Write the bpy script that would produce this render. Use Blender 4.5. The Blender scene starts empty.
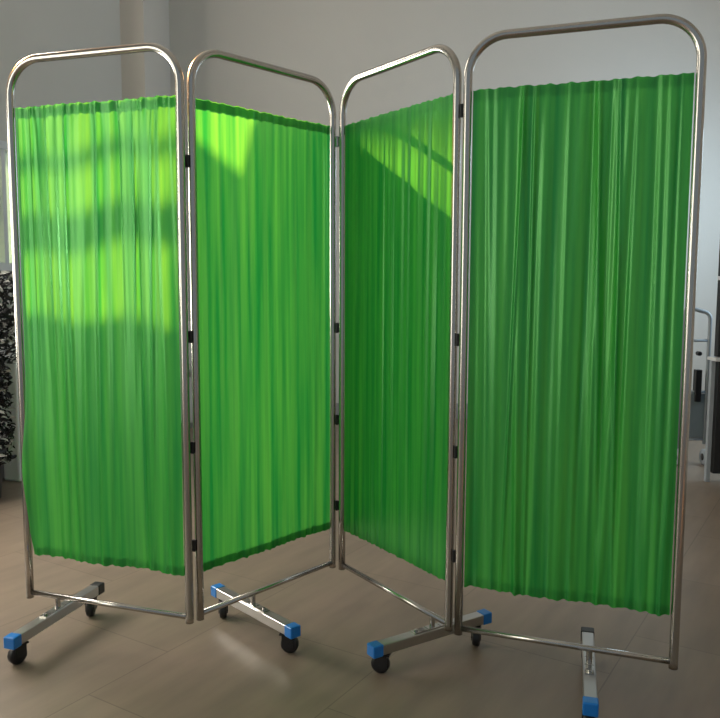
import bpy, bmesh, math, random
from mathutils import Vector, Matrix
from mathutils.geometry import tessellate_polygon
R = math.radians
S = bpy.context.scene
C = S.collection

# ------------------------------------------------------------------ camera
cd = bpy.data.cameras.new('camera'); cam = bpy.data.objects.new('camera', cd); C.objects.link(cam)
cd.sensor_width = 36; cd.lens = 790.8 / 720 * 36; cd.clip_start = .05; cd.clip_end = 200
CAM_Z = 1.161
cam.matrix_world = Matrix.Translation((0, 0, CAM_Z)) @ Matrix.Rotation(R(90 - 5.902), 4, 'X') @ Matrix.Rotation(R(.2425), 4, 'Z')
S.camera = cam

# ------------------------------------------------------------------ world, sun, lamps, exposure
S.view_settings.view_transform = 'Standard'; S.view_settings.look = 'None'
S.view_settings.gamma = 1; S.view_settings.use_curve_mapping = False
S.view_settings.exposure = 0.0
w = bpy.data.worlds.new('world'); S.world = w; w.use_nodes = True
bgn = w.node_tree.nodes['Background']; bgn.inputs[0].default_value = (.80, .92, 1.0, 1); bgn.inputs[1].default_value = .31

SUN_DIR = Vector((.72, -.69, -.577)).normalized()
sl = bpy.data.lights.new('sun', 'SUN'); sl.energy = 29.0; sl.angle = R(.9); sl.color = (1, .46, .13)
so = bpy.data.objects.new('sun', sl); C.objects.link(so); so.location = (-6, 8, 6)
so.rotation_euler = SUN_DIR.to_track_quat('-Z', 'Y').to_euler()

def wall_x(y): return -2.06 + .32 * (y - 4.5)          # inner face of the left wall
WN = Vector((1, -.32, 0)).normalized()                 # its normal, into the room
WT = Vector((.32, 1, 0)).normalized()                  # along it
def area(name, loc, d, sx, sy, power, col):
    l = bpy.data.lights.new(name, 'AREA'); l.shape = 'RECTANGLE'; l.size = sx; l.size_y = sy
    l.energy = power; l.color = col
    o = bpy.data.objects.new(name, l); C.objects.link(o); o.location = loc
    o.rotation_euler = Vector(d).to_track_quat('-Z', 'Z').to_euler()
    return o
# daylight along the left wall, plus added fills, all outside the frame
area('window_daylight_side', Vector((wall_x(3.2), 3.2, 1.33)) + WN * .06, WN, .9, 1.3, 66, (1, .93, .84))
area('window_daylight_front', Vector((wall_x(.6), .6, 1.6)) + WN * .06, WN, 2.2, 1.7, 47, (1, .93, .84))
area('cool_fill_right', (3.2, 5.2, 1.7), (-1, .25, 0), 1.0, 1.6, 46, (.62, .84, 1))  # added cool lamp tinting the back wall; the right wall has no window
area('sun_opening_fill', Vector((wall_x(4.2), 4.2, 3.1)) + WN * .06, WN, 1.0, .9, 34, (1, .92, .80))  # added sky fill at the shaped sun opening

# ------------------------------------------------------------------ materials
def new_mat(name):
    m = bpy.data.materials.new(name); m.use_nodes = True
    nt = m.node_tree; nt.nodes.clear()
    return m, nt, nt.nodes.new('ShaderNodeOutputMaterial')
def principled(name, col, rough=.5, metal=0, noise=0, nscale=8, bump=0, bscale=60, spec=.5):
    m, nt, out = new_mat(name)
    p = nt.nodes.new('ShaderNodeBsdfPrincipled'); nt.links.new(p.outputs[0], out.inputs[0])
    p.inputs['Base Color'].default_value = (*col, 1); p.inputs['Roughness'].default_value = rough
    p.inputs['Metallic'].default_value = metal; p.inputs['Specular IOR Level'].default_value = spec
    tc = nt.nodes.new('ShaderNodeTexCoord')
    if noise:
        n = nt.nodes.new('ShaderNodeTexNoise'); n.inputs['Scale'].default_value = nscale; n.inputs['Detail'].default_value = 5
        nt.links.new(tc.outputs['Object'], n.inputs['Vector'])
        mx = nt.nodes.new('ShaderNodeMix'); mx.data_type = 'RGBA'
        mx.inputs[6].default_value = (*[c * (1 - noise) for c in col], 1); mx.inputs[7].default_value = (*[min(1, c * (1 + noise)) for c in col], 1)
        nt.links.new(n.outputs[0], mx.inputs[0]); nt.links.new(mx.outputs[2], p.inputs['Base Color'])
    if bump:
        n = nt.nodes.new('ShaderNodeTexNoise'); n.inputs['Scale'].default_value = bscale; n.inputs['Detail'].default_value = 4
        nt.links.new(tc.outputs['Object'], n.inputs['Vector'])
        b = nt.nodes.new('ShaderNodeBump'); b.inputs['Strength'].default_value = bump; b.inputs['Distance'].default_value = .01
        nt.links.new(n.outputs[0], b.inputs['Height']); nt.links.new(b.outputs[0], p.inputs['Normal'])
    return m

def cloth_mat(name, col, tcol, tfac=.5):
    m, nt, out = new_mat(name)
    tc = nt.nodes.new('ShaderNodeTexCoord')
    mp = nt.nodes.new('ShaderNodeMapping'); mp.inputs['Scale'].default_value = (14, 14, .35)
    nt.links.new(tc.outputs['Object'], mp.inputs[0])
    n = nt.nodes.new('ShaderNodeTexNoise'); n.inputs['Scale'].default_value = 3; n.inputs['Detail'].default_value = 4
    nt.links.new(mp.outputs[0], n.inputs['Vector'])
    st = nt.nodes.new('ShaderNodeMapRange'); st.inputs[1].default_value = .34; st.inputs[2].default_value = .66   # streaks: uneven cloth thickness, plus pleat light and shade painted into the colour
    nt.links.new(n.outputs[0], st.inputs[0])
    d = nt.nodes.new('ShaderNodeBsdfDiffuse'); t = nt.nodes.new('ShaderNodeBsdfTranslucent')
    for node, c in ((d, col), (t, tcol)):
        mx = nt.nodes.new('ShaderNodeMix'); mx.data_type = 'RGBA'
        mx.inputs[6].default_value = (c[0] * .2, c[1] * .70, c[2] * .8, 1); mx.inputs[7].default_value = (min(1, c[0] * 1.75), min(1, c[1] * 1.22), c[2] * 1.1, 1)
        nt.links.new(st.outputs[0], mx.inputs[0]); nt.links.new(mx.outputs[2], node.inputs[0])
    b = nt.nodes.new('ShaderNodeBump'); b.inputs['Strength'].default_value = .25; b.inputs['Distance'].default_value = .004
    nt.links.new(n.outputs[0], b.inputs['Height'])
    ms = nt.nodes.new('ShaderNodeMixShader'); ms.inputs[0].default_value = tfac
    nt.links.new(d.outputs[0], ms.inputs[1]); nt.links.new(t.outputs[0], ms.inputs[2])
    g = nt.nodes.new('ShaderNodeBsdfGlossy'); g.inputs['Roughness'].default_value = .36; g.inputs[0].default_value = (.42, 1, .42, 1)
    nt.links.new(b.outputs[0], g.inputs['Normal']); nt.links.new(b.outputs[0], d.inputs['Normal'])
    m2 = nt.nodes.new('ShaderNodeMixShader')
    m2.inputs[0].default_value = .125; nt.links.new(ms.outputs[0], m2.inputs[1]); nt.links.new(g.outputs[0], m2.inputs[2])
    nt.links.new(m2.outputs[0], out.inputs[0])
    return m

M = {}
M['steel'] = principled('stainless_steel', (.50, .485, .455), .23, 1, bump=.03, bscale=40)
M['bar_steel'] = principled('foot_bar_steel', (.50, .49, .47), .3, 1, bump=.05, bscale=30)
M['blue'] = principled('blue_plastic', (.012, .19, .60), .28, noise=.1)
M['rubber'] = principled('black_rubber', (.012, .012, .013), .45, noise=.3)
M['black'] = principled('black_metal', (.015, .015, .016), .4, noise=.2)
M['cloth'] = cloth_mat('green_satin', (.034, .47, .070), (.074, .42, .065), .46)
M['hem'] = cloth_mat('green_satin_hem', (.018, .22, .03), (.03, .25, .03), .35)
M['wall'] = principled('grey_plaster', (.60, .58, .55), .75, noise=.05, nscale=1.5, bump=.08, bscale=90, spec=.3)
M['pillar'] = principled('pillar_plaster', (.64, .60, .56), .75, noise=.05, nscale=1.5, bump=.08, bscale=90, spec=.3)
M['white_paint'] = principled('white_paint', (.66, .68, .70), .4, noise=.06)
M['base'] = principled('grey_skirting', (.30, .30, .31), .35, noise=.12)
M['blind'] = None
m, nt, out = new_mat('cream_blind')
d = nt.nodes.new('ShaderNodeBsdfDiffuse'); t = nt.nodes.new('ShaderNodeBsdfTranslucent'); d.inputs[0].default_value = (.8, .78, .72, 1)
tc = nt.nodes.new('ShaderNodeTexCoord'); n = nt.nodes.new('ShaderNodeTexNoise'); n.inputs['Scale'].default_value = 5
rp = nt.nodes.new('ShaderNodeValToRGB'); rp.color_ramp.elements[0].color = (.2, .33, .55, 1); rp.color_ramp.elements[0].position = .36
rp.color_ramp.elements[1].color = (.50, .80, 1, 1); rp.color_ramp.elements[1].position = .46
nt.links.new(tc.outputs['Object'], n.inputs['Vector']); nt.links.new(n.outputs[0], rp.inputs[0]); nt.links.new(rp.outputs[0], t.inputs[0])
ms = nt.nodes.new('ShaderNodeMixShader'); nt.links.new(d.outputs[0], ms.inputs[1]); nt.links.new(t.outputs[0], ms.inputs[2]); nt.links.new(ms.outputs[0], out.inputs[0])
M['blind'] = m
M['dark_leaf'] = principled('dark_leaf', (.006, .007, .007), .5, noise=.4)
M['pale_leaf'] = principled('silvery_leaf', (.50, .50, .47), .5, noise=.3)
M['dark_pot'] = principled('dark_pot', (.05, .05, .055), .4, noise=.2)
M['dark_board'] = principled('dark_board', (.010, .012, .014), .5, noise=.3)
M['pale_card'] = principled('pale_card', (.45, .45, .48), .6, noise=.1)
M['bin_white'] = principled('white_plastic', (.85, .86, .88), .4, noise=.03)
M['grey_paint'] = principled('grey_blue_paint', (.33, .37, .41), .35, noise=.08)
M['grey_panel'] = principled('grey_panel', (.20, .24, .26), .4, noise=.1)
M['ceiling'] = principled('ceiling_paint', (.62, .60, .57), .8, noise=.03)

# floor: large brown grey tiles, softly polished, laid diagonally
m, nt, out = new_mat('floor_tiles')
p = nt.nodes.new('ShaderNodeBsdfPrincipled'); nt.links.new(p.outputs[0], out.inputs[0])
tc = nt.nodes.new('ShaderNodeTexCoord'); mp = nt.nodes.new('ShaderNodeMapping'); mp.inputs['Rotation'].default_value = (0, 0, R(-58)); mp.inputs['Location'].default_value = (.12, .05, 0)
nt.links.new(tc.outputs['Object'], mp.inputs[0])
bk = nt.nodes.new('ShaderNodeTexBrick'); bk.inputs['Scale'].default_value = 1; bk.inputs['Brick Width'].default_value = .6; bk.inputs['Row Height'].default_value = .6
bk.inputs['Mortar Size'].default_value = .0022; bk.inputs['Mortar Smooth'].default_value = .3; bk.offset = .5
bk.inputs['Color1'].default_value = (.215, .168, .128, 1); bk.inputs['Color2'].default_value = (.245, .192, .148, 1); bk.inputs['Mortar'].default_value = (.16, .125, .095, 1)
nt.links.new(mp.outputs[0], bk.inputs['Vector'])
mp2 = nt.nodes.new('ShaderNodeMapping'); mp2.inputs['Scale'].default_value = (1.2, 6, 1); nt.links.new(mp.outputs[0], mp2.inputs[0])
n = nt.nodes.new('ShaderNodeTexNoise'); n.inputs['Scale'].default_value = 2.2; n.inputs['Detail'].default_value = 6; nt.links.new(mp2.outputs[0], n.inputs['Vector'])
mx = nt.nodes.new('ShaderNodeMix'); mx.data_type = 'RGBA'; mx.blend_type = 'MULTIPLY'; mx.inputs[0].default_value = 1
rp = nt.nodes.new('ShaderNodeValToRGB'); rp.color_ramp.elements[0].color = (.82, .82, .82, 1); rp.color_ramp.elements[0].position = .3; rp.color_ramp.elements[1].color = (1.1, 1.08, 1.05, 1); rp.color_ramp.elements[1].position = .7
nt.links.new(n.outputs[0], rp.inputs[0]); nt.links.new(bk.outputs[0], mx.inputs[6]); nt.links.new(rp.outputs[0], mx.inputs[7])
nt.links.new(mx.outputs[2], p.inputs['Base Color']); p.inputs['Roughness'].default_value = .36; p.inputs['Specular IOR Level'].default_value = .4
M['floor'] = m

# ------------------------------------------------------------------ helpers
def obj(name, bm, m, parent=None, smooth=True, bevel=0):
    me = bpy.data.meshes.new(name); bmesh.ops.recalc_face_normals(bm, faces=bm.faces) ; bm.to_mesh(me); bm.free()
    if smooth:
        for f in me.polygons: f.use_smooth = True
    o = bpy.data.objects.new(name, me); C.objects.link(o)
    for mm in (m if isinstance(m, (list, tuple)) else [m]): me.materials.append(mm)
    if bevel:
        b = o.modifiers.new('bevel', 'BEVEL'); b.width = bevel; b.segments = 3; b.limit_method = 'ANGLE'
        b.harden_normals = False
    if parent: o.parent = parent
    return o
def tag(o, label=None, cat=None, group=None, kind=None):
    if label: o['label'] = label
    if cat: o['category'] = cat
    if group: o['group'] = group
    if kind: o['kind'] = kind
    return o
def empty(name, loc, rz=0):
    o = bpy.data.objects.new(name, None); C.objects.link(o); o.location = loc; o.rotation_euler = (0, 0, rz); return o
def add_box(bm, lo, hi, mat=None, mi=0):
    vs = [bm.verts.new((x, y, z)) for x in (lo[0], hi[0]) for y in (lo[1], hi[1]) for z in (lo[2], hi[2])]
    if mat:
        for v in vs: v.co = mat @ v.co
    for q in ((0, 1, 3, 2), (4, 6, 7, 5), (0, 4, 5, 1), (2, 3, 7, 6), (0, 2, 6, 4), (1, 5, 7, 3)):
        f = bm.faces.new([vs[i] for i in q]); f.material_index = mi
def add_tube(bm, pts, r, n=16, cap=True):
    pts = [Vector(p) for p in pts]; rings = []; prev = None
    for i, p in enumerate(pts):
        t = (pts[min(i + 1, len(pts) - 1)] - pts[max(i - 1, 0)]).normalized()
        if prev is None:
            a = Vector((0, 1, 0)) if abs(t.y) < .9 else Vector((1, 0, 0))
            u = t.cross(a).normalized()
        else:
            u = (prev - t * prev.dot(t)).normalized()
        prev = u; v = t.cross(u)
        rings.append([bm.verts.new(p + (u * math.cos(2 * math.pi * k / n) + v * math.sin(2 * math.pi * k / n)) * r) for k in range(n)])
    for a, b in zip(rings, rings[1:]):
        for k in range(n): bm.faces.new((a[k], a[(k + 1) % n], b[(k + 1) % n], b[k]))
    if cap: bm.faces.new(rings[0]); bm.faces.new(rings[-1][::-1])
def add_lathe(bm, prof, center, axis='Z', n=24):
    """prof: (radius, height) pairs, closed on the axis"""
    rings = []
    for r, h in prof:
        ring = []
        for k in range(n):
            a = 2 * math.pi * k / n; c = Vector((r * math.cos(a), r * math.sin(a), h))
            if axis == 'X': c = Vector((c.z, c.x, c.y))
            ring.append(bm.verts.new(c + Vector(center)))
        rings.append(ring)
    for a, b in zip(rings, rings[1:]):
        for k in range(n): bm.faces.new((a[k], a[(k + 1) % n], b[(k + 1) % n], b[k]))
    bm.faces.new(rings[0][::-1]); bm.faces.new(rings[-1])

# ------------------------------------------------------------------ setting
bm = bmesh.new(); add_box(bm, (-5, -3, -.1), (4, 7, 0)); tag(obj('floor', bm, M['floor'], smooth=False), kind='structure')
bm = bmesh.new()
cp = [(wall_x(-1) - .02, -1), (3.42, -1), (3.42, 6.56), (wall_x(6.56) - .02, 6.56)]
cl, ch_ = [bm.verts.new((x, y, 4.2)) for x, y in cp], [bm.verts.new((x, y, 4.28)) for x, y in cp]
bm.faces.new(cl); bm.faces.new(ch_)
for i in range(4): bm.faces.new((cl[i], cl[(i + 1) % 4], ch_[(i + 1) % 4], ch_[i]))
tag(obj('ceiling', bm, M['ceiling'], smooth=False), kind='structure')
bm = bmesh.new(); add_box(bm, (-1.6, 6.46, 0), (4, 6.58, 4.2)); tag(obj('wall_back', bm, M['wall'], smooth=False), kind='structure')
bm = bmesh.new(); add_box(bm, (3.3, -1.5, 0), (3.42, 6.46, 4.2)); tag(obj('wall_right', bm, M['wall'], smooth=False), kind='structure')
bm = bmesh.new(); add_box(bm, (-1.72, 5.70, 0), (-1.512, 6.50, 4.2)); tag(obj('pilaster_trim', bm, M['pillar'], smooth=False), kind='structure').name = 'trim_1'

Y0, Y1 = -1.0, 5.71
def wp(y, z, off=0): return Vector((wall_x(y), y, z)) + WN * off
# openings as (y, z) loops on the inner face
OPEN_BLIND = [(3.72, 1.2), (4.86, 1.2), (4.86, 1.91), (3.72, 1.91)]
OPEN_SIDE = [(2.8, .7), (3.5, .7), (3.5, 1.95), (2.8, 1.95)]
OPEN_FRONT = [(-.5, .7), (1.7, .7), (1.7, 2.5), (-.5, 2.5)]
#@@SUN
OPEN_SUN_SHAPE = [(3.62, 2.02), (3.68, 2.03), (3.96, 2.42), (3.98, 2.96), (4.20, 2.91), (4.26, 3.12), (4.64, 3.215), (4.64, 3.26), (4.57, 3.36), (4.49, 3.56), (3.62, 3.58)]  # unseen opening, outline made up so the sun patches land on the panels
#@@END
def holed_wall(name, outer, holes, th, m):
    loops = [[Vector((y, z, 0)) for y, z in l] for l in [outer] + holes]
    flat = [v for l in loops for v in l]
    tris = tessellate_polygon(loops)
    bm = bmesh.new()
    fr = [bm.verts.new(wp(v.x, v.y)) for v in flat]; bk = [bm.verts.new(wp(v.x, v.y, -th)) for v in flat]
    for t in tris:
        bm.faces.new([fr[i] for i in t]); bm.faces.new([bk[i] for i in reversed(t)])
    i0 = 0
    for l in loops:
        k = len(l)
        for i in range(k):
            a, b = i0 + i, i0 + (i + 1) % k
            bm.faces.new((fr[a], fr[b], bk[b], bk[a]))
        i0 += k
    return obj(name, bm, m, smooth=False)
tag(holed_wall('wall_left', [(Y0, 0), (Y1, 0), (Y1, 4.2), (Y0, 4.2)], [OPEN_BLIND, OPEN_SIDE, OPEN_FRONT, OPEN_SUN_SHAPE], .07, M['wall']), kind='structure')

def wall_box(bm, y0, y1, z0, z1, o0, o1, dz=0):
    """box lying on the left wall; dz raises its far end"""
    vs = []
    for y, e in ((y0, 0), (y1, dz)):
        for z in (z0, z1):
            for o in (o0, o1): vs.append(bm.verts.new(wp(y, z + e, o)))
    for q in ((0, 1, 3, 2), (4, 6, 7, 5), (0, 4, 5, 1), (2, 3, 7, 6), (0, 2, 6, 4), (1, 5, 7, 3)): bm.faces.new([vs[i] for i in q])
def window(name, loop, mullions, blind=True):
    ys = [p[0] for p in loop]; zs = [p[1] for p in loop]; y0, y1, z0, z1 = min(ys), max(ys), min(zs), max(zs)
    bm = bmesh.new(); f = .035
    wall_box(bm, y0 - .01, y0 + f, z0, z1, -.06, .01); wall_box(bm, y1 - f, y1 + .01, z0, z1, -.06, .01)
    wall_box(bm, y0, y1, z0 - .01, z0 + f, -.06, .012); wall_box(bm, y0, y1, z1 - f, z1 + .01, -.06, .012)
    for y in mullions: wall_box(bm, y - .015, y + .015, z0, z1, -.05, .005)
    fr = tag(obj(name, bm, M['white_paint'], smooth=False), kind='structure')
    if blind:
        bm = bmesh.new(); wall_box(bm, y0 + .01, y1 - .01, z0 + .01, z1 - .01, -.050, -.047)
        obj('blind', bm, M['blind'], fr, smooth=False)
    return fr
window('window_1', OPEN_BLIND, [4.2, 4.58]); window('window_2', OPEN_SIDE, []); window('window_3', OPEN_FRONT, [.25, .95])
# unseen sloping bars added across the sun opening to cast shadow bands
#@@BARS
bm = bmesh.new()
wall_box(bm, 3.62, 4.00, 2.11, 2.23, -.03, .0, .62)
wall_box(bm, 3.62, 4.00, 2.36, 2.41, -.03, .0, .62)
#@@BEND
tag(obj('shadow_band_bars', bm, M['white_paint'], smooth=False), kind='structure')
bm = bmesh.new(); wall_box(bm, Y0, Y1, 0, .13, 0, .014); tag(obj('baseboard_left', bm, M['base'], smooth=False, bevel=.003), kind='structure')
bm = bmesh.new(); add_box(bm, (-1.512, 6.445, 0), (3.3, 6.46, .13)); tag(obj('baseboard_back', bm, M['base'], smooth=False, bevel=.003), kind='structure')

# ------------------------------------------------------------------ the folding screen
POSTS = [((-1.073, 2.488), (-.513, 2.303)), ((-.486, 2.327), (-.096, 2.770)), ((-.062, 2.751), (.267, 2.260)), ((.293, 2.235), (.847, 2.034))]
ZB, ZT, RT, RC = .135, 1.811, .0122, .105
screen = empty('folding_screen', (-.1, 2.4, 0))
tag(screen, 'four-panel folding hospital privacy screen with green satin curtains, chrome tube frames and castor feet', 'privacy screen')
def local(pt): return Vector(pt) - Vector((-.1, 2.4, 0))
def frame_axes(k):
    a, b = Vector((*POSTS[k][0], 0)), Vector((*POSTS[k][1], 0)); u = (b - a).normalized(); n = Vector((u.y, -u.x, 0))
    return a, b, u, n                                     # n faces the viewer
FOOT = [.108, .212, .515, .372]

def curtain_profile(k, rng, W):
    """list of creases: position at bottom/top, width, height, and z-range weight"""
    cr = []
    spec = [  # count, width range, amp range, slant, cover
        (15, (.004, .010), (.002, .0065), .050), (30, (.006, .014), (.0012, .0035), .022),
        (34, (.004, .011), (.001, .0026), .010), (46, (.005, .013), (.003, .0085), .040)][k]
    for i in range(spec[0]):
        s = (i + rng.uniform(.1, .9)) / spec[0] * W
        w_ = rng.uniform(*spec[1]); a_ = rng.uniform(*spec[2]) * rng.choice((1, 1, -1))
        sl = rng.uniform(-1, 1) * spec[3] * rng.choice((.3, 1))
        zc, zw = rng.uniform(0, 1), rng.choice((.3, .45, .6, 3, 3))
        cr.append((s, sl, w_, a_, zc, zw, rng.uniform(-.4, 1.2)))
    return cr
def curtain(k):
    a, b, u, n = frame_axes(k); W = (b - a).length
    rng = random.Random(41 + k)
    cr = curtain_profile(k, rng, W)
    z0, z1 = .264, 1.672; s0, s1 = .015, W - .015
    NS, NZ = 300, 56
    wav = [(rng.uniform(9, 22), rng.uniform(0, 6.28), rng.uniform(.003, .006)) for _ in range(3)]
    fr = [(rng.uniform(110, 260), rng.uniform(0, 6.28), rng.uniform(.0003, .0006)) for _ in range(5)]
    def off(s, t):                                        # t 0 bottom .. 1 top
        o = 0
        for f, ph, A in wav: o += A * math.sin(f * s + ph + 1.2 * t)
        for sc, sl, w_, A, zc, zw, gr in cr:
            x = (s - sc - sl * (t - .5)) / (w_ * (1 + gr * .5 * (1 - abs(2 * t - 1))))
            if abs(x) < 3: o += A * math.exp(-x * x) * math.exp(-((t - zc) / zw) ** 2)
        edge = max(0, 1 - t / .06) + max(0, 1 - (1 - t) / .05)
        for f, ph, A in fr: o += A * (.35 + 1.5 * edge) * math.sin(f * s + ph)
        e = min(1, (s - s0) / .03, (s1 - s) / .03); e = max(0, e)
        top = min(1, .55 + (1 - t) * 6)
        return o * (.25 + .75 * e) * top
    bm = bmesh.new(); grid = []
    tz = []
    for j in range(NZ + 1): tz.append(j / NZ)
    for e in (.008, .02, .03, .97, .98, .992): tz.append(e)
    tz = sorted(set(tz))
    hem_t = {}
    for t in tz:
        row = []
        for i in range(NS + 1):
            q = i / NS
            sl, sr = s0, s1
            bul = 0
            if k == 0:                                    # the free edge billows over its post low down
                g = math.exp(-((t - .20) / .11) ** 2)
                sl = s0 - .012 * g + .010 * max(0, 1 - t / .05); bul = .016 * g * math.exp(-q * 9)
            s = sl + (sr - sl) * q
            o = off(s, t) + bul
            z = z0 + (z1 - z0) * t
            if t > .97: z += .0012 * math.sin(s * 110 + k) + .0012 * math.sin(s * 233)
            if t < .02: z += .0015 * math.sin(s * 120 + k) + .0012 * math.sin(s * 261)
            row.append(local(a + u * s + n * (.0 + o) + Vector((0, 0, z))))
        grid.append((t, row))
    vs = [[bm.verts.new(p) for p in row] for t, row in grid]
    for r0, r1 in zip(vs, vs[1:]):
        for i in range(NS): bm.faces.new((r0[i], r0[i + 1], r1[i + 1], r1[i]))
    cu = obj('curtain', bm, M['cloth'], screen)
    for lo, hi in ((0, .021), (.979, 1)):                 # doubled hems behind the cloth
        bm = bmesh.new()
        rows = [row for t, row in grid if lo - 1e-6 <= t <= hi + 1e-6]
        hv = [[bm.verts.new(p - n * .004) for p in row] for row in rows]
        for r0, r1 in zip(hv, hv[1:]):
            for i in range(NS): bm.faces.new((r0[i], r0[i + 1], r1[i + 1], r1[i]))
        obj('hem', bm, M['hem'], cu)

for k in range(4):
    a, b, u, n = frame_axes(k); W = (b - a).length
    pts = [a + Vector((0, 0, ZB - .018))]
    for i in range(1, 8): pts.append(a + Vector((0, 0, ZB + (ZT - RC - ZB) * i / 7)))
    for i in range(1, 13):
        t = math.pi / 2 * i / 12; pts.append(a + u * (RC * (1 - math.cos(t))) + Vector((0, 0, ZT - RC + RC * math.sin(t))))
    for i in range(1, 5): pts.append(a + u * (RC + (W - 2 * RC) * i / 5) + Vector((0, 0, ZT)))
    for i in range(0, 13):
        t = math.pi / 2 * i / 12; pts.append(b - u * (RC * (1 - math.sin(t))) + Vector((0, 0, ZT - RC + RC * math.cos(t))))
    for i in range(1, 8): pts.append(b + Vector((0, 0, ZT - RC - (ZT - RC - ZB) * i / 7)))
    pts.append(b + Vector((0, 0, ZB - .018)))
    bm = bmesh.new(); add_tube(bm, [local(p) for p in pts], RT, 20)
    fo = obj('tube_frame', bm, M['steel'], screen)
    bm = bmesh.new(); add_tube(bm, [local(a + u * .008 + Vector((0, 0, ZB))), local(b - u * .008 + Vector((0, 0, ZB)))], .0085, 16)
    obj('bottom_rail', bm, M['steel'], fo)
    curtain(k)
    # foot: square bar across the panel, blue end caps, two castors
    c = a + u * FOOT[k]; HL = .222; zc = .080; hw = .0175
    fm = Matrix.Translation(local(c)) @ Matrix(((u.x, n.x, 0, 0), (u.y, n.y, 0, 0), (0, 0, 1, 0), (0, 0, 0, 1))) @ Matrix.Rotation(R([-2, 6, 1, -5][k]), 4, 'Z')
    bm = bmesh.new(); add_box(bm, (-hw, -HL, zc - .016), (hw, HL, zc + .016), fm)
    bar = obj('foot_bar', bm, M['bar_steel'], screen, smooth=False, bevel=.003)
    bm = bmesh.new()
    add_tube(bm, [fm @ Vector((0, 0, zc + .014)), fm @ Vector((0, 0, ZB - .002))], .0085, 14)
    add_box(bm, (-.013, -.022, zc + .015), (.013, .022, zc + .020), fm)
    obj('stem', bm, M['steel'], bar, smooth=False, bevel=.001)
    for e in (-1, 1):                                      # brackets lying on the bar top
        bm = bmesh.new()
        add_box(bm, (-.012, e * .075 - .05 * (e > 0) , zc + .0155), (.012, e * .075 + .05 * (e < 0), zc + .0195), fm)
        add_tube(bm, [fm @ Vector((0, e * .062, zc + .018)), fm @ Vector((0, e * .062, zc + .025))], .006, 6)
        obj('bracket', bm, M['steel'], bar, smooth=False)
    for e in (-1, 1):
        bm = bmesh.new(); y0, y1 = sorted((e * (HL - .030), e * (HL + .006)))
        add_box(bm, (-hw - .002, y0, zc - .018), (hw + .002, y1, zc + .018), fm)
        dark = e < 0 and k in (0, 3)
        tag(obj('end_cap', bm, M['black' if dark else 'blue'], bar, smooth=False, bevel=.004), 'black plastic end cap' if dark else 'blue plastic end cap')
        yc = e * (HL - .045); sw = [R(20), R(-35), R(50), R(10)][k] * e
        cm = fm @ Matrix.Translation((0, yc, 0)) @ Matrix.Rotation(sw, 4, 'Z')
        bm = bmesh.new()                                   # castor wheel, axle along X, trailing a little
        add_lathe(bm, [(.004, -.0125), (.021, -.0125), (.0265, -.010), (.028, -.006), (.028, .006), (.0265, .010), (.021, .0125), (.004, .0125)], (0, .012, .028), 'X', 24)
        bm.transform(cm); tag(obj('caster_wheel', bm, M['rubber'], bar), 'black rubber wheel')
        bm = bmesh.new()
        for sx in (-1, 1):
            x0, x1 = sorted((sx * .0135, sx * .0155)); add_box(bm, (x0, -.010, .020), (x1, .026, .062))
        add_box(bm, (-.0155, -.018, .0575), (.0155, .026, .062)); add_tube(bm, [(-.016, .012, .025), (.016, .012, .025)], .003, 10)
        add_tube(bm, [(0, 0, .058), (0, 0, .066)], .008, 12)
        bm.transform(cm); tag(obj('caster_fork', bm, M['black'], bar, smooth=False), 'black castor housing')
# hinges joining neighbouring posts
for k in range(3):
    p = Vector((*POSTS[k][1], 0)); q = Vector((*POSTS[k + 1][0], 0)); mid = (p + q) / 2; d = (q - p); dist = d.length; d.normalize(); nn = Vector((d.y, -d.x, 0))
    hm = Matrix.Translation(local(mid)) @ Matrix(((d.x, nn.x, 0, 0), (d.y, nn.y, 0, 0), (0, 0, 1, 0), (0, 0, 0, 1)))
    for z in ([1.49, .985, .655, .355] if k == 0 else [1.62, .985, .66, .35]):
        bm = bmesh.new(); L = dist / 2 - .009
        add_box(bm, (-L, -.0035, z - .016), (L, .0035, z + .016), hm)
        add_tube(bm, [hm @ Vector((0, .004, z - .018)), hm @ Vector((0, .004, z + .018))], .005, 12)
        obj('hinge', bm, M['steel'] if (k == 1 and z > 1.5) else M['black'], screen, smooth=False)

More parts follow.
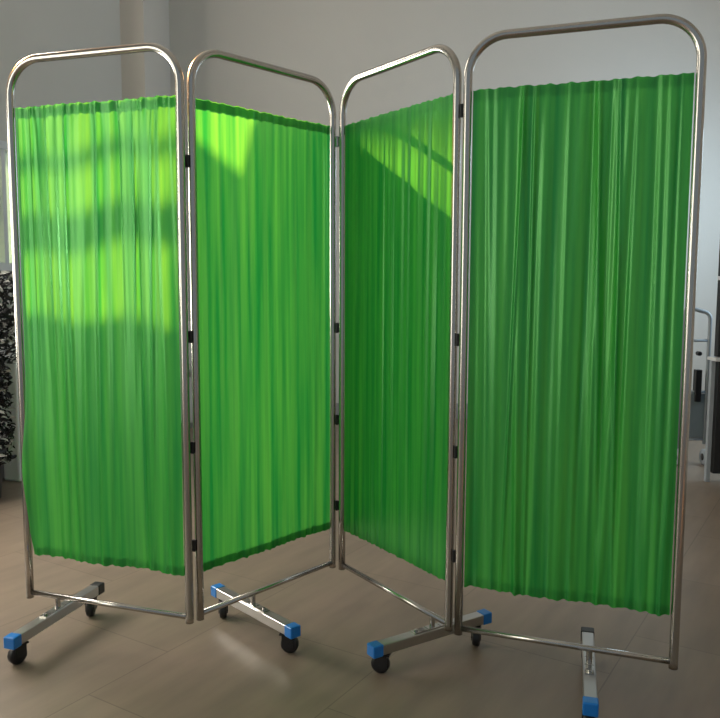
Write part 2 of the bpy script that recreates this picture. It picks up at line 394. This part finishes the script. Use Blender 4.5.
# ------------------------------------------------------------------ background left: leafy plant and white bin
rng = random.Random(5)
plant = empty('leafy_plant', (-1.965, 4.00, 0))
tag(plant, 'dark leafy bush with silvery white leaves standing under the blind window at far left', 'plant')
bm = bmesh.new(); add_lathe(bm, [(.08, 0), (.10, .01), (.125, .24), (.135, .25), (.135, .27), (.12, .27), (.115, .25), (.02, .24)], (0, 0, 0), 'Z', 24); obj('pot', bm, M['dark_pot'], plant)
bm = bmesh.new()
for i in range(9):
    a_ = rng.uniform(0, 6.28); add_tube(bm, [(0, 0, .2), (.05 * math.cos(a_), .05 * math.sin(a_), .6), (.10 * math.cos(a_), .10 * math.sin(a_), 1.05)], .006, 6)
obj('stem', bm, M['dark_leaf'], plant)
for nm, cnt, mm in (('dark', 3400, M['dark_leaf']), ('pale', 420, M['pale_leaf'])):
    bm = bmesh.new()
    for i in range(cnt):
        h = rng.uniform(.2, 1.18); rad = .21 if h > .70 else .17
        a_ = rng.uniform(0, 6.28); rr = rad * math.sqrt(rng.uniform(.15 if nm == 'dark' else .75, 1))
        c_ = Vector((rr * math.cos(a_), rr * math.sin(a_), h)); L = rng.uniform(.025, .055); wd = L * .42
        q = Matrix.Rotation(a_ + rng.uniform(-.9, .9), 4, 'Z') @ Matrix.Rotation(rng.uniform(-1.1, .9), 4, 'Y') @ Matrix.Rotation(rng.uniform(-1, 1), 4, 'X')
        P = [(-L / 2, 0, 0), (-L * .15, wd / 2, .006), (L * .25, wd * .4, .004), (L / 2, 0, -.006), (L * .25, -wd * .4, .004), (-L * .15, -wd / 2, .006)]
        vs = [bm.verts.new(c_ + q @ Vector(p_)) for p_ in P]; mid_ = bm.verts.new(c_ + q @ Vector((0, 0, 0)))
        for j in range(6): bm.faces.new((vs[j], vs[(j + 1) % 6], mid_))
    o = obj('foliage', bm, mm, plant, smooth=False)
    if nm == 'pale': tag(o, 'silvery white leaves')
bm = bmesh.new()
binb = empty('storage_bin', (-1.955, 4.44, 0), R(-17))
tag(binb, 'plain white plastic bin standing on the floor just right of the dark plant', 'bin')
add_box(bm, (-.058, -.055, 0), (.058, .055, .68)); obj('bin_body', bm, M['bin_white'], binb, smooth=False, bevel=.015)
bm = bmesh.new(); add_box(bm, (-.062, -.06, .68), (.062, .06, .71)); obj('lid', bm, M['bin_white'], binb, smooth=False, bevel=.01)
# low white cupboard seen through the slit between the first two panels
cab = empty('low_cupboard', (-1.27, 6.20, 0))
tag(cab, 'low white cupboard against the back wall, glimpsed in the slit between the two left panels', 'cupboard')
bm = bmesh.new(); add_box(bm, (-.2, -.2, .04), (.2, .2, .80)); obj('cupboard_body', bm, M['white_paint'], cab, smooth=False, bevel=.005)
bm = bmesh.new(); add_box(bm, (-.18, -.18, 0), (.18, .18, .04)); obj('plinth', bm, M['base'], cab, smooth=False)
for e in (-1, 1):
    bm = bmesh.new(); x0, x1 = sorted((e * .003, e * .195)); add_box(bm, (x0, -.215, .06), (x1, -.2, .78)); dr = obj('door', bm, M['white_paint'], cab, smooth=False, bevel=.002)
    bm = bmesh.new(); add_tube(bm, [(e * .025, -.225, .40), (e * .025, -.225, .50)], .005, 8); obj('handle', bm, M['steel'], dr)

# ------------------------------------------------------------------ background right: shelf unit, trolley
sh = empty('shelf_unit', (2.40, 4.46, 0))
tag(sh, 'shallow dark shelf unit with white shelf edges and slim white legs at far right', 'shelf')
for x in (-.40, .40):
    bm = bmesh.new(); add_box(bm, (x - .012, -.014, 0), (x + .012, .014, .70)); obj('leg', bm, M['grey_paint'], sh, smooth=False, bevel=.002)
for z in (.70, 1.155, 1.475, 1.85):
    bm = bmesh.new(); add_box(bm, (-.41 if z < .8 else -.375, -.06, z), (.41, .05, z + .018)); obj('shelf', bm, M['white_paint'], sh, smooth=False, bevel=.002)
bm = bmesh.new(); add_box(bm, (-.375, -.02, .05), (.375, .03, .695)); tag(obj('lower_panel', bm, M['dark_board'], sh, smooth=False, bevel=.003), 'black panel closing the space under the lowest shelf')
for z0_, z1_ in ((.72, 1.153), (1.175, 1.473), (1.495, 1.848)):
    bm = bmesh.new(); add_box(bm, (-.375, -.0, z0_), (.40, .045, z1_)); obj('back_panel', bm, M['dark_board'], sh, smooth=False, bevel=.003)
bm = bmesh.new(); add_box(bm, (2.045, 4.405, .7195), (2.12, 4.45, .83)); tag(obj('small_carton', bm, M['pale_card'], smooth=False, bevel=.003), 'small pale carton on the lowest white shelf at the right edge', 'carton')

tr = empty('trolley', (2.13, 4.88, 0))
tag(tr, 'slim grey tube-framed hospital trolley on castors between the screen and the shelf unit', 'trolley')
bm = bmesh.new()
pts = [(-.135, 0, .06), (-.135, 0, .85)] + [(-.135 + .05 * (1 - math.cos(t)), 0, .93 + .05 * math.sin(t)) for t in [i * math.pi / 16 for i in range(9)]] + [(.03 - .05 * (1 - math.sin(t)), 0, .91 + .05 * math.cos(t)) for t in [i * math.pi / 16 for i in range(9)]] + [(.03, 0, .80), (.03, 0, .13)]
add_tube(bm, pts, .012, 12); obj('tube_frame', bm, M['grey_paint'], tr)
for z in (.16, .46, .78):
    bm = bmesh.new(); add_tube(bm, [(-.135, 0, z), (.03, 0, z)], .008, 10); obj('crossbar', bm, M['grey_paint'], tr)
bm = bmesh.new(); add_box(bm, (-.122, -.008, .17), (.018, .008, .45)); obj('lower_panel', bm, M['grey_panel'], tr, smooth=False, bevel=.003)
bm = bmesh.new(); add_box(bm, (-.05, -.02, .40), (-.01, .02, .60)); add_tube(bm, [(-.03, -.02, .70), (-.03, .02, .70)], .014, 14); obj('clamp', bm, M['black'], tr, smooth=False, bevel=.004)
for x in (-.135, .03):
    bm = bmesh.new(); add_lathe(bm, [(.006, -.012), (.045, -.012), (.05, -.008), (.05, .008), (.045, .012), (.006, .012)], (x, -.012, .05), 'X', 24)
    wv = obj('caster_wheel', bm, M['grey_paint'], tr)
    bm = bmesh.new(); add_lathe(bm, [(.004, -.014), (.022, -.014), (.022, .014), (.004, .014)], (x, -.012, .05), 'X', 16); obj('wheel_hub', bm, M['black'], wv)
